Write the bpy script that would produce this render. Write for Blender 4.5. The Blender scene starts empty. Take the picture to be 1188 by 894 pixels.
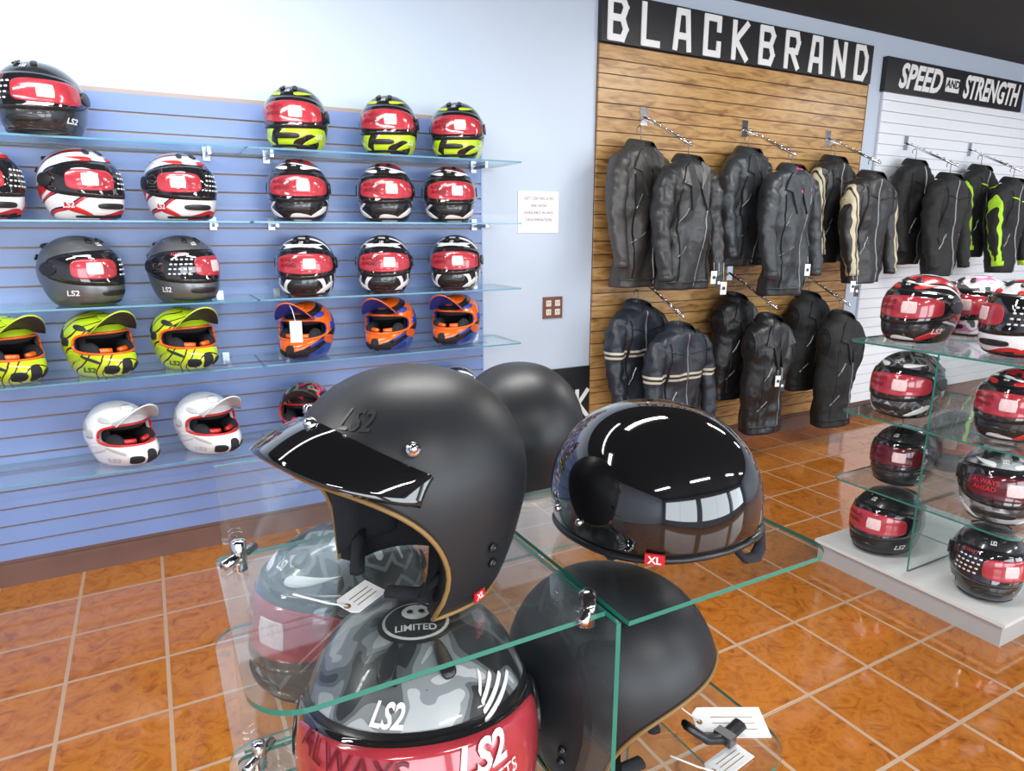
import bpy, bmesh, math, random
from mathutils import Vector, noise
random.seed(4)
D2R=math.pi/180
scene=bpy.context.scene
try: scene.view_settings.view_transform='Standard'
except Exception: pass
COL=bpy.context.collection

# ------------------------------------------------------------------ materials
def new_mat(name):
    m=bpy.data.materials.new(name); m.use_nodes=True
    nt=m.node_tree; b=nt.nodes['Principled BSDF']
    return m,nt,b
def pm(name,col,rough=.5,metal=0,coat=0,bump=0,bscale=200,spec=.5,var=0,vscale=6,bdist=.002):
    m,nt,b=new_mat(name)
    b.inputs['Base Color'].default_value=(*col,1); b.inputs['Roughness'].default_value=rough
    b.inputs['Metallic'].default_value=metal; b.inputs['Coat Weight'].default_value=coat
    b.inputs['Coat Roughness'].default_value=.04
    b.inputs['Specular IOR Level'].default_value=spec
    tc=nt.nodes.new('ShaderNodeTexCoord')
    n=nt.nodes.new('ShaderNodeTexNoise'); n.inputs['Scale'].default_value=bscale if bump else vscale
    nt.links.new(tc.outputs['Object'],n.inputs['Vector'])
    if bump:
        bp=nt.nodes.new('ShaderNodeBump'); bp.inputs['Strength'].default_value=bump; bp.inputs['Distance'].default_value=bdist
        nt.links.new(n.outputs['Fac'],bp.inputs['Height']); nt.links.new(bp.outputs['Normal'],b.inputs['Normal'])
    if var:
        n2=nt.nodes.new('ShaderNodeTexNoise'); n2.inputs['Scale'].default_value=vscale
        nt.links.new(tc.outputs['Object'],n2.inputs['Vector'])
        mx=nt.nodes.new('ShaderNodeMix'); mx.data_type='RGBA'
        mx.inputs[6].default_value=(*[c*(1-var) for c in col],1); mx.inputs[7].default_value=(*[min(1,c*(1+var)) for c in col],1)
        nt.links.new(n2.outputs['Fac'],mx.inputs[0]); nt.links.new(mx.outputs[2],b.inputs['Base Color'])
    return m
def ramp(nt,stops,const=True):
    r=nt.nodes.new('ShaderNodeValToRGB'); cr=r.color_ramp
    if const: cr.interpolation='CONSTANT'
    while len(cr.elements)<len(stops): cr.elements.new(.5)
    for e,(p,c) in zip(cr.elements,stops): e.position=p; e.color=(*c,1)
    return r
def livery(name,kind,stops,scale=8,dist=2,rot=(0,0,0),stretch=(1,1,1),rough=.22,coat=.6,zmax=None,zmin=None):
    m,nt,b=new_mat(name)
    b.inputs['Roughness'].default_value=rough; b.inputs['Coat Weight'].default_value=coat; b.inputs['Coat Roughness'].default_value=.05
    tc=nt.nodes.new('ShaderNodeTexCoord'); mp=nt.nodes.new('ShaderNodeMapping')
    mp.inputs['Rotation'].default_value=rot; mp.inputs['Scale'].default_value=stretch
    nt.links.new(tc.outputs['Object'],mp.inputs['Vector'])
    if kind=='wave':
        t=nt.nodes.new('ShaderNodeTexWave'); t.wave_type='BANDS'; t.bands_direction='Z'
        t.inputs['Scale'].default_value=scale; t.inputs['Distortion'].default_value=dist; t.inputs['Detail'].default_value=1; t.inputs['Detail Scale'].default_value=1.2
        out=t.outputs['Fac']
    elif kind=='noise':
        t=nt.nodes.new('ShaderNodeTexNoise'); t.inputs['Scale'].default_value=scale; t.inputs['Detail'].default_value=.6; t.inputs['Distortion'].default_value=dist
        out=t.outputs['Fac']
    elif kind=='voronoi':
        t=nt.nodes.new('ShaderNodeTexVoronoi'); t.feature='F1'; t.distance='MANHATTAN'; t.inputs['Scale'].default_value=scale
        out=t.outputs['Distance']
    else:
        s=nt.nodes.new('ShaderNodeSeparateXYZ'); nt.links.new(mp.outputs[0],s.inputs[0])
        out=s.outputs['Z']
    if kind!='split': nt.links.new(mp.outputs[0],t.inputs['Vector'])
    if zmax is not None or zmin is not None:
        s=nt.nodes.new('ShaderNodeSeparateXYZ'); nt.links.new(tc.outputs['Object'],s.inputs[0])
        k=nt.nodes.new('ShaderNodeMath'); k.operation='LESS_THAN' if zmax is not None else 'GREATER_THAN'; k.inputs[1].default_value=zmax if zmax is not None else zmin; nt.links.new(s.outputs['Z'],k.inputs[0])
        mu=nt.nodes.new('ShaderNodeMath'); mu.operation='MULTIPLY'; nt.links.new(out,mu.inputs[0]); nt.links.new(k.outputs[0],mu.inputs[1]); out=mu.outputs[0]
    r=ramp(nt,stops); nt.links.new(out,r.inputs[0]); nt.links.new(r.outputs[0],b.inputs['Base Color'])
    return m
def glass_mat(name,tint,base=.06,milky_haze=.02):
    m=bpy.data.materials.new(name); m.use_nodes=True; nt=m.node_tree; nt.nodes.clear()
    o=nt.nodes.new('ShaderNodeOutputMaterial'); t=nt.nodes.new('ShaderNodeBsdfTransparent'); g=nt.nodes.new('ShaderNodeBsdfGlossy')
    t.inputs[0].default_value=(*tint,1); g.inputs[0].default_value=(.95,1,1,1); g.inputs['Roughness'].default_value=.02
    d=nt.nodes.new('ShaderNodeBsdfDiffuse'); d.inputs[0].default_value=(.75,.85,.9,1)
    tc=nt.nodes.new('ShaderNodeTexCoord'); nz=nt.nodes.new('ShaderNodeTexNoise'); nz.inputs['Scale'].default_value=5; nt.links.new(tc.outputs['Object'],nz.inputs['Vector'])
    haze=nt.nodes.new('ShaderNodeMath'); haze.operation='MULTIPLY'; haze.inputs[1].default_value=milky_haze*2; nt.links.new(nz.outputs['Fac'],haze.inputs[0])  # pale diffuse mixed into the glass colour to imitate milky reflections
    m0=nt.nodes.new('ShaderNodeMixShader'); nt.links.new(haze.outputs[0],m0.inputs[0]); nt.links.new(t.outputs[0],m0.inputs[1]); nt.links.new(d.outputs[0],m0.inputs[2])
    lw=nt.nodes.new('ShaderNodeLayerWeight'); lw.inputs[0].default_value=.5
    pw=nt.nodes.new('ShaderNodeMath'); pw.operation='POWER'; pw.inputs[1].default_value=4
    mm=nt.nodes.new('ShaderNodeMath'); mm.operation='MULTIPLY_ADD'; mm.inputs[1].default_value=.85; mm.inputs[2].default_value=base
    mm.use_clamp=True
    mx=nt.nodes.new('ShaderNodeMixShader')
    nt.links.new(lw.outputs['Facing'],pw.inputs[0]); nt.links.new(pw.outputs[0],mm.inputs[0]); nt.links.new(mm.outputs[0],mx.inputs[0]); nt.links.new(m0.outputs[0],mx.inputs[1]); nt.links.new(g.outputs[0],mx.inputs[2]); nt.links.new(mx.outputs[0],o.inputs[0])
    return m

GLASS=glass_mat('clear_glass',(.955,.975,.975))
EDGE=pm('glass_edge',(.02,.20,.15),.15,coat=.5)
EDGEB=pm('glass_edge_blue',(.08,.24,.34),.2,coat=.5)
CHROME=pm('chrome',(.75,.76,.78),.12,metal=1)
STEEL=pm('brushed_steel',(.50,.52,.56),.3,metal=1)
BLACKG=pm('gloss_black',(.006,.006,.007),.04,coat=1)
BLACKM=pm('matte_black',(.010,.012,.016),.44,bump=.04,bscale=900)
BLACKP=pm('black_plastic',(.015,.015,.017),.3)
LINER=pm('liner_fabric',(.012,.013,.018),.9,bump=.4,bscale=400)
GOLD=pm('tan_piping',(.26,.15,.045),.45)
REDT=pm('red_label',(.65,.01,.015),.45)
WHITE=pm('white_paint',(.82,.82,.82),.35)
PAPER=pm('paper',(.85,.86,.88),.6)
VISOR=pm('smoke_visor',(.012,.012,.014),.05,coat=1)
FILM=pm('red_film',(.42,.035,.05),.16,coat=.8,var=.4,vscale=16)
QR=pm('qr_label',(.80,.58,.58),.5,var=.3,vscale=160)
FILMD=pm('dark_film',(.10,.006,.015),.15,coat=.8)
FTXT=pm('film_print',(.14,.0,.005),.4)
RTXT=pm('film_print_red',(.75,.03,.03),.4)
INK=pm('ink',(.03,.03,.035),.5)

# ------------------------------------------------------------------ mesh builder
class MB:
    def __init__(s): s.v=[];s.f=[];s.m=[];s.s=[]
    def add(s,vs,fs,mat=0,smooth=True):
        o=len(s.v); s.v+= [tuple(p) for p in vs]
        for f in fs: s.f.append([i+o for i in f]); s.m.append(mat); s.s.append(smooth)
    def grid(s,P,mat=0,closed=False,smooth=True):
        n=len(P[0]); vs=[p for r in P for p in r]; fs=[]
        for i in range(len(P)-1):
            for j in range(n if closed else n-1):
                k=(j+1)%n
                fs.append([i*n+j,i*n+k,(i+1)*n+k,(i+1)*n+j])
        s.add(vs,fs,mat,smooth)
    def box(s,x0,x1,y0,y1,z0,z1,mat=0):
        v=[(x,y,z) for z in (z0,z1) for y in (y0,y1) for x in (x0,x1)]
        s.add(v,[[0,2,3,1],[4,5,7,6],[0,1,5,4],[2,6,7,3],[0,4,6,2],[1,3,7,5]],mat,False)
    def pane(s,x0,x1,y0,y1,z0,z1,mf=0,me=1):
        v=[(x,y,z) for z in (z0,z1) for y in (y0,y1) for x in (x0,x1)]
        F=[[0,2,3,1],[4,5,7,6],[0,1,5,4],[2,6,7,3],[0,4,6,2],[1,3,7,5]]
        big=(4,5) if (x1-x0)<(y1-y0) else (2,3)
        for i,f in enumerate(F): s.add(v,[f],mf if i in big else me,False)
    def obox(s,c,ax,ay,az,mat=0):
        c=Vector(c);ax=Vector(ax);ay=Vector(ay);az=Vector(az)
        v=[c+ax*x+ay*y+az*z for z in (-1,1) for y in (-1,1) for x in (-1,1)]
        s.add(v,[[0,2,3,1],[4,5,7,6],[0,1,5,4],[2,6,7,3],[0,4,6,2],[1,3,7,5]],mat,False)
    def tube(s,path,r,mat=0,n=10,caps=True,sx=1):
        path=[Vector(p) for p in path]; rows=[]
        up=None
        for i,p in enumerate(path):
            a=path[max(0,i-1)]; b=path[min(len(path)-1,i+1)]
            t=(b-a).normalized() if (b-a).length>1e-9 else Vector((0,0,1))
            if up is None:
                up=Vector((0,0,1)) if abs(t.z)<.9 else Vector((1,0,0))
            u=(up-t*up.dot(t)).normalized(); up=u; w=t.cross(u)
            rr=r[i] if isinstance(r,(list,tuple)) else r
            rows.append([p+(u*math.cos(k*2*math.pi/n)+w*math.sin(k*2*math.pi/n)*sx)*rr for k in range(n)])
        s.grid(rows,mat,True)
        if caps:
            s.add(rows[0],[list(range(n))[::-1]],mat); s.add(rows[-1],[list(range(n))],mat)
    def ell(s,c,r,mat=0,nu=16,nv=10):
        c=Vector(c)
        if not isinstance(r,(tuple,list)): r=(r,r,r)
        rows=[]
        for i in range(nv+1):
            ph=-math.pi/2+math.pi*i/nv
            rows.append([c+Vector((r[0]*math.cos(ph)*math.cos(j*2*math.pi/nu),r[1]*math.cos(ph)*math.sin(j*2*math.pi/nu),r[2]*math.sin(ph))) for j in range(nu)])
        s.grid(rows,mat,True)
    def slab(s,pts,z0,z1,mf=0,me=1):
        n=len(pts)
        b=[(x,y,z0) for x,y in pts]; t=[(x,y,z1) for x,y in pts]
        s.add(b+t,[list(range(n))[::-1]],mf,False); s.add(b+t,[list(range(n,2*n))],mf,False)
        s.add(b+t,[[i,(i+1)%n,n+(i+1)%n,n+i] for i in range(n)],me,False)
    def mesh(s,name,recalc=True):
        me=bpy.data.meshes.new(name); me.from_pydata(s.v,[],s.f); 
        me.polygons.foreach_set('material_index',s.m); me.polygons.foreach_set('use_smooth',s.s)
        bm=bmesh.new(); bm.from_mesh(me)
        bmesh.ops.remove_doubles(bm,verts=bm.verts,dist=1e-6)
        bmesh.ops.dissolve_degenerate(bm,edges=bm.edges,dist=1e-7)
        if recalc: bmesh.ops.recalc_face_normals(bm,faces=bm.faces)
        bm.to_mesh(me); bm.free(); me.update()
        return me
def place(name,me,mats,loc=(0,0,0),rz=0,scale=1,rx=0,ry=0):
    n=max([p.material_index for p in me.polygons]+[0])+1
    while len(me.materials)<max(n,len(mats)): me.materials.append(None)
    o=bpy.data.objects.new(name,me); COL.objects.link(o)
    o.location=loc; o.rotation_euler=(rx,ry,rz); o.scale=(scale,)*3 if not isinstance(scale,tuple) else scale
    for i,m in enumerate(mats):
        o.material_slots[i].link='OBJECT'; o.material_slots[i].material=m
    return o
def rrect(x0,x1,y0,y1,r,n=8):
    out=[]
    for (cx,cy,sx,sy,a0),rr in zip([(x0,y0,1,1,180),(x1,y0,-1,1,270),(x1,y1,-1,-1,0),(x0,y1,1,-1,90)],r):
        if rr<=0: out.append((cx,cy)); continue
        for i in range(n+1):
            a=(a0+90*i/n)*D2R
            out.append((cx+sx*rr+rr*math.cos(a),cy+sy*rr+rr*math.sin(a)))
    return out
_tc={}
def text_mesh(body,size,shear=0,bold=0):
    k=(body,size,shear,bold)
    if k in _tc: return _tc[k]
    c=bpy.data.curves.new('tmp','FONT'); c.body=body; c.size=size; c.shear=shear; c.offset=bold*size; c.align_x='CENTER'; c.align_y='CENTER'; c.resolution_u=3
    o=bpy.data.objects.new('tmp',c); COL.objects.link(o)
    dg=bpy.context.evaluated_depsgraph_get(); dg.update()
    me=o.evaluated_get(dg).to_mesh()
    r=([tuple(v.co) for v in me.vertices],[list(p.vertices) for p in me.polygons])
    o.evaluated_get(dg).to_mesh_clear()
    bpy.data.objects.remove(o); bpy.data.curves.remove(c)
    _tc[k]=r; return r
def flat_text(mb,body,size,fn,mat,shear=0,bold=0):
    v,f=text_mesh(body,size,shear,bold); mb.add([fn(p[0],p[1]) for p in v],f,mat,False)

# ------------------------------------------------------------------ helmets
def make_S(low,H,p=.93,n=2.15,warp=0):
    zm,W,Fr,B=low[-1]
    def tab(z):
        z=max(z,low[0][0])
        for i in range(len(low)-1):
            if z<=low[i+1][0]: break
        z0=low[i][0];z1=low[i+1][0];h=z1-z0;t=(z-z0)/h; r=[]
        for k in (1,2,3):
            y0=low[i][k];y1=low[i+1][k]
            m0=(y1-low[i-1][k])/(z1-low[i-1][0]) if i>0 else (y1-y0)/h*1.3
            m1=(low[i+2][k]-y0)/(low[i+2][0]-z0) if i+2<len(low) else 0
            r.append((2*t**3-3*t*t+1)*y0+(t**3-2*t*t+t)*h*m0+(-2*t**3+3*t*t)*y1+(t**3-t*t)*h*m1)
        return r
    def S(a,z,off=0):
        if z<=zm: w,f,b=tab(z); nz=0
        else:
            s=min(1,(z-zm)/H); c=max(0,1-s**n)**(1/n); w,f,b=W*c,Fr*c,B*c; nz=1
        if warp and z<.07:
            g=((.07-z)/.07)**2; aa=((a+math.pi)%(2*math.pi))-math.pi
            if abs(aa)<2.4: a=aa*(1-warp*g*(1-abs(aa)/2.4))
        sa=math.sin(a); ca=math.cos(a)
        x=w*math.copysign(abs(sa)**p,sa); l=f if ca>0 else b; y=-l*math.copysign(abs(ca)**p,ca)
        P=Vector((x,y,z))
        if off:
            L=Fr if ca>0 else B
            N=Vector((x/W**2,y/L**2,(z-zm)/H**2 if nz else 0))
            if N.length<1e-6: N=Vector((0,0,1))
            P+=N.normalized()*off
        return P
    S.top=zm+H; S.zm=zm
    return S
def sgrid(n): return [math.sin((-1+2*i/n)*math.pi/2) for i in range(n+1)]
def patch(mb,S,a0,a1,lo,hi,off,mat,n=4,na=28,nz=10,skirt=.004):
    if not callable(lo): L=lo; lo=lambda s:L
    if not callable(hi): Hh=hi; hi=lambda s:Hh
    rows=[]
    for s in sgrid(na):
        k=max(0,1-abs(s)**n)**(1/n); l,h=lo(s),hi(s); m=(l+h)/2
        l=m+(l-m)*k; h=m+(h-m)*k; a=(a0+a1)/2+(a1-a0)/2*s
        row=[S(a*D2R,l,off-skirt)]+[S(a*D2R,l+(h-l)*i/nz,off) for i in range(nz+1)]+[S(a*D2R,h,off-skirt)]
        rows.append(row)
    mb.grid(rows,mat)
def wtext(mb,S,body,a0,z0,size,mat,off,shear=0,bold=0,tilt=0,R=.13):
    v,f=text_mesh(body,size,shear,bold); ct,st=math.cos(tilt),math.sin(tilt)
    mb.add([S(a0*D2R+(x*ct-y*st)/R,z0+x*st+y*ct,off) for x,y,_ in v],f,mat,False)
def shell(mb,S,amax,lo,hi,mo,mi,mr,th=.02,zmin=0,lower=True,piping=None,pmat=0):
    A=[]
    for s in sgrid(44): A.append((s*amax,s))
    nb=40
    for i in range(1,nb): A.append((amax+(360-2*amax)*i/nb,None))
    def col(a,s,off):
        l,h=(lo(s),hi(s)) if s is not None else (lo(1),hi(1))
        lowr=[S(a*D2R,zmin+(l-zmin)*i/8,off) for i in range(9)]
        top=S.top
        upr=[S(a*D2R,h+(top-h)*math.sin(i/26*math.pi/2),off) for i in range(27)]
        return lowr,upr
    co=[col(a,s,0) for a,s in A]; ci=[col(a,s,-th) for a,s in A]
    n=len(A)
    for part in ((0,1) if lower else (1,)):
        mb.grid([c[part] for c in co]+[co[0][part]],mo)
        mb.grid([c[part] for c in ci]+[ci[0][part]],mi)
    nf=45
    mb.grid([[co[i][1][0],ci[i][1][0]] for i in range(nf)],mr)
    if lower:
        mb.grid([[co[i][0][-1],ci[i][0][-1]] for i in range(nf)],mr)
        mb.grid([[co[i%n][0][0],ci[i%n][0][0]] for i in range(n+1)],mr)
    else:
        mb.grid([[co[i%n][1][0],ci[i%n][1][0]] for i in range(nf-1,n+1)],mr)
    if piping:
        if lower:
            mb.tube([co[i][1][0] for i in range(nf)],piping,pmat,8); mb.tube([co[i][0][-1] for i in range(nf)],piping,pmat,8)
        else:
            pth=[co[i][1][0] for i in range(nf)]+[co[i][1][0] for i in range(nf,n)]+[co[0][1][0],co[1][1][0]]
            mb.tube(pth,piping,pmat,8)
def peak(mb,S,aw,z0,zs,L,tilt,mat,drop=0,th=.004,edge=.35,n=26,m=10,curl=0,side=None):
    top=[];bot=[]
    for i in range(n+1):
        s=-1+2*i/n; a=s*aw*D2R; z=z0+(zs-z0)*s*s
        P=S(a,z,.004); ln=L*(1-(1-edge)*abs(s)**2.5)
        r=[]
        for j in range(m+1):
            t=j/m
            r.append(P+Vector((math.sin(a)*ln*t*.25,-math.cos(tilt)*ln*t,math.sin(tilt)*ln*t-drop*t*t-curl*s*s*t)))
        top.append(r); bot.append([p+Vector((0,.001,-th)) for p in r])
    if side is None: mb.grid(top,mat)
    else:
        q=n//4; mb.grid(top[:q+1],side); mb.grid(top[q:n-q+1],mat); mb.grid(top[n-q:],side)
    mb.grid(bot,mat if side is None else side)
    mb.grid([[top[i][-1],bot[i][-1]] for i in range(n+1)],mat)
    for k in (0,-1): mb.grid([[top[k][j],bot[k][j]] for j in range(m+1)],mat)

FULL=make_S([(0,.086,.118,.078),(.016,.102,.144,.100),(.045,.114,.160,.122),(.08,.121,.160,.140),(.125,.126,.150,.152)],.137)
# slots: 0 shell 1 visor 2 film 3 black vents 4 white text and painted visor reflections 5 label 6 accent 7 film print
def full_mesh(name,accent=True,var='A'):
    mb=MB(); S=FULL
    rows=[[S(j*2*math.pi/72,.001+.124*i/14) for j in range(72)] for i in range(15)]
    rows+=[[S(j*2*math.pi/72,.125+.137*math.sin(i/22*math.pi/2)) for j in range(72)] for i in range(1,23)]
    mb.grid(rows,0,True)
    mb.grid([[S(j*2*math.pi/72,.001) for j in range(72)],[S(j*2*math.pi/72,0)*.9 for j in range(72)],[Vector((0,0,.004))]*72],3,True)
    patch(mb,S,-98,98,lambda s:.076+.022*s*s,lambda s:.208-.018*s*s,.0015,3,n=5,na=36)
    patch(mb,S,-93,93,lambda s:.083+.022*s*s,lambda s:.202-.02*s*s,.005,1,n=5,na=36,nz=14)
    for sg in (-1,1):
        patch(mb,S,sg*93-13,sg*93+13,.118,.165,.009,3,n=2,na=14)
        patch(mb,S,sg*18-7,sg*18+7,lambda s:.232,lambda s:.248,.007,3,n=3,na=10,nz=4)
        patch(mb,S,sg*150-14,sg*150+14,.17,.19,.008,3,n=3,na=10,nz=4)
    patch(mb,S,140,220,lambda s:.205+.012*s*s,lambda s:.226,.012,3,n=3,na=16,nz=4,skirt=.012)
    if var=='A':
        patch(mb,S,-50,68,lambda s:.100+.010*s*s,lambda s:.184-.014*s*s,.0062,2,n=6,na=30,nz=12,skirt=.001)
        patch(mb,S,4,27,.120,.163,.0078,5,n=14,na=8,skirt=.001)
        wtext(mb,S,'ALWAYS',-22,.158,.021,7,.0085); wtext(mb,S,'AHEAD',-22,.136,.021,7,.0085)
    elif var=='B':
        patch(mb,S,-60,8,lambda s:.104,lambda s:.176,.0062,2,n=4,na=24,nz=10,skirt=.001)
        patch(mb,S,-38,-14,.120,.163,.0078,5,n=14,na=8,skirt=.001)
        for r in range(4):
            for c in range(6): patch(mb,S,14+c*8+r*2,19+c*8+r*2,.112+r*.018,.118+r*.018,.0064,4,n=8,na=4,nz=1,skirt=.001)  # rows of white dashes painted on the visor as a reflected flag pattern
    else:
        patch(mb,S,-10,80,lambda s:.104,lambda s:.180,.0062,2,n=5,na=24,nz=10,skirt=.001)
        patch(mb,S,18,40,.120,.163,.0078,5,n=14,na=8,skirt=.001)
        for r in range(4):
            for c in range(5): patch(mb,S,-54+c*8+r*2,-49+c*8+r*2,.112+r*.018,.118+r*.018,.0064,4,n=8,na=4,nz=1,skirt=.001)  # same painted reflection dashes, on the other half of the visor
        wtext(mb,S,'ALWAYS',-34,.188,.016,2,.0065,shear=.1,bold=.02)
    patch(mb,S,-24,24,.038,.060,.004,3,n=3,na=16,nz=4)
    patch(mb,S,-60,60,lambda s:.006,lambda s:.016,.003,3,n=6,na=24,nz=3)
    for sg in (-1,1):
        if accent:
            patch(mb,S,sg*52-22,sg*52+22,lambda s,sg=sg:.022+.014*s*sg,lambda s,sg=sg:.045+.026*s*sg,.0012,6,n=3,na=20,nz=4,skirt=.001)
            patch(mb,S,sg*112-24,sg*112+24,lambda s,sg=sg:.085-.02*s*sg,lambda s,sg=sg:.115-.03*s*sg,.0012,6,n=2.5,na=20,nz=4,skirt=.001)
            patch(mb,S,sg*40-26,sg*40+26,lambda s,sg=sg:.214+.008*s*sg,lambda s,sg=sg:.224-.002*s*sg,.0012,6,n=2.5,na=16,nz=3,skirt=.001)
        wtext(mb,S,'LS2',sg*66,.052,.028,4,.003,shear=.2,bold=.02)
    wtext(mb,S,'LS2',0,.228,.016,4,.003,shear=.2,bold=.02)
    return mb.mesh(name)
ME={(ac,v):full_mesh('fullface_%s_%d'%(v,ac),bool(ac),v) for ac in (0,1) for v in 'ABC'}

MXS=make_S([(0,.078,.136,.075),(.018,.092,.186,.095),(.045,.103,.222,.118),(.082,.112,.212,.136),(.12,.123,.156,.150)],.138,p=1.04)
def mx_mesh(name):
    mb=MB(); S=MXS
    def lo(s): k=max(0,1-abs(s)**3.5)**(1/3.5); return .134-.034*k
    def hi(s): k=max(0,1-abs(s)**3.5)**(1/3.5); return .134+.048*k
    shell(mb,S,70,lo,hi,0,3,1,th=.018,piping=.0055,pmat=2)
    rows=[[S(j*2*math.pi/32,.01+.235*i/12,-.028) for j in range(32)] for i in range(13)]
    for i in range(12):
        for j in range(32):
            ang=min(j,32-j)*360/32
            if ang<60: continue
            k=(j+1)%32
            mb.add([rows[i][j],rows[i][k],rows[i+1][k],rows[i+1][j]],[[0,1,2,3]],3)
    mb.grid([[S(j*2*math.pi/32,.245,-.028) for j in range(32)],[Vector((0,0,.235))]*32],3,True)
    # padded cheeks and brow roll filling the aperture edges
    for sg in (-1,1):
        mb.ell((sg*.066,-.085,.100),(.028,.055,.042),3,14,10)
        mb.tube([S(sg*a*D2R,.108,-.024) for a in (8,18,28,38,48)],[.010,.012,.013,.012,.009],2,10)
    mb.tube([S(a*D2R,.184,-.026) for a in range(-60,61,10)],.014,3,10)
    for sg in (-1,1):
        patch(mb,S,sg*95-30,sg*95+30,lambda s,sg=sg:.055-.02*s*sg,lambda s,sg=sg:.095-.025*s*sg,.0012,6,n=2.4,na=20,nz=4,skirt=.001)
        patch(mb,S,sg*28-12,sg*28+12,.020,.060,.0035,3,n=3,na=12,nz=4)
        patch(mb,S,sg*54-12,sg*54+12,lambda s,sg=sg:.072+.012*s*sg,lambda s,sg=sg:.088+.012*s*sg,.0015,1,n=3,na=12,nz=4,skirt=.001)
        patch(mb,S,sg*60-14,sg*60+14,lambda s,sg=sg:.192+.006*s*sg,lambda s,sg=sg:.212+.006*s*sg,.002,1,n=2,na=12,nz=4,skirt=.001)
        patch(mb,S,sg*88-10,sg*88+10,.130,.165,.003,1,n=3,na=12,nz=4)
        patch(mb,S,sg*120-26,sg*120+26,lambda s,sg=sg:.165+.02*s*sg,lambda s,sg=sg:.20+.012*s*sg,.0012,1,n=2.2,na=16,nz=4,skirt=.001)
        wtext(mb,S,'LS2',sg*62,.035,.03,1,.003,shear=.2,bold=.02)
    patch(mb,S,-11,11,.016,.082,.004,3,n=3,na=12,nz=5)
    peak(mb,S,46,.216,.192,.120,27*D2R,6,th=.006,edge=.5,curl=.030,side=1)
    patch(mb,S,-20,20,.228,.248,.006,6,n=3,na=12,nz=4)
    return mb.mesh(name)
ME_MX=mx_mesh('motocross')

OPS=make_S([(0,.098,.118,.088),(.02,.108,.128,.102),(.06,.118,.134,.122),(.12,.124,.135,.140)],.128,p=.95,warp=.22)
def open_mesh(name,with_peak=True):
    mb=MB(); S=OPS
    e=2.6
    def hi(s): k=max(0,1-abs(s)**e)**(1/e); return .155*k
    def lo(s): return 0
    shell(mb,S,78,lo,hi,0,1,1,th=.022,lower=False,piping=.0026,pmat=2)
    for sg in (-1,1):
        rows=[]
        for i in range(13):
            u=-1+2*i/12; row=[]
            for j in range(13):
                q=-1+2*j/12; bul=max(0,(1-u**4)*(1-q**4))**.5
                row.append(S(sg*(92+24*u)*D2R,.062+.048*q,-.018-.020*bul))
            rows.append(row)
        mb.grid(rows,1)
        for dz in (0,.020):
            P=S(sg*(100-dz*120)*D2R,.05+dz,.0005); N=(S(sg*(100-dz*120)*D2R,.05+dz,.01)-P).normalized(); mb.tube([P,P+N*.0035],.0055,8,14); mb.tube([P+N*.0035,P+N*.005],.0035,8,14)
        P=S(sg*100*D2R,.012,.001); N=(S(sg*100*D2R,.012,.01)-P).normalized(); u=(S(sg*(100+6)*D2R,.012)-P).normalized(); mb.obox(P+N*.0008,u*.009,N*.0012,Vector((0,0,.0055)),5)
        v,f=text_mesh('XL',.010,0,.03); mb.add([P+N*.0026+u*x*sg+Vector((0,0,y)) for x,y,_ in v],f,4,False)
        mb.tube([(sg*.08,-.02,.035),(sg*.06,-.035,.014),(sg*.03,-.055,.012)],.006,1,6,sx=1.6)
    wtext(mb,S,'LS2',26,.212,.024,6,.001,shear=.25,bold=.02,R=.09)
    if with_peak:
        for sg in (-1,0,1):
            a=sg*60*D2R; z=.188 if sg else .201
            P=S(a,z,.002); N=(S(a,z,.02)-P).normalized(); mb.tube([P,P+N*.009],.007,3,16); mb.ell(P+N*.009,.005,3,10,6)
        peak(mb,S,68,.205,.165,.058,-12*D2R,7,th=.004,edge=.35,drop=.012,curl=.006)
    return mb.mesh(name)
ME_OPEN=open_mesh('open_face_peak'); ME_OPENP=open_mesh('open_face',False)

HALF=make_S([(0,.116,.128,.126),(.02,.121,.134,.132),(.05,.123,.136,.138)],.122,p=.95,n=2.15)
def half_mesh():
    mb=MB(); S=HALF
    def zb(a):
        return .016+.016*math.cos(a)**2*(1 if math.cos(a)>0 else -.6)
    n=96
    rows=[[S(j*2*math.pi/n,zb(j*2*math.pi/n)+(S.top-zb(j*2*math.pi/n))*math.sin(i/28*math.pi/2)) for j in range(n)] for i in range(29)]
    mb.grid(rows,0,True)
    mb.grid([[S(j*2*math.pi/n,zb(j*2*math.pi/n)+(S.top-zb(j*2*math.pi/n))*math.sin(i/28*math.pi/2),-.02) for j in range(n)] for i in range(29)],1,True)
    mb.grid([rows[0],[S(j*2*math.pi/n,zb(j*2*math.pi/n),-.02) for j in range(n)]],1,True)
    mb.tube([rows[0][j%n] for j in range(n+2)],.0042,2,8)
    for a in (-115,-95,50,115):
        P=S(a*D2R,.042,.0); N=(S(a*D2R,.042,.01)-P).normalized(); mb.ell(P+N*.001,.005,3,12,8)
    for sg in (-1,1):
        mb.tube([S(sg*75*D2R,.03,-.008),(sg*.10,-.02,.004),(sg*.075,.01,-.006),(sg*.03,-.02,-.008)],.006,1,8,sx=1.5)
    mb.tube([S(-8*D2R,.03,-.004),S(-2*D2R,.014,.004),S(10*D2R,.006,.006),S(26*D2R,.004,.006),S(40*D2R,.014,.004)],.0045,1,8,sx=1.7)
    return mb,S,zb
mbh,SH,zbh=half_mesh()

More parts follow.
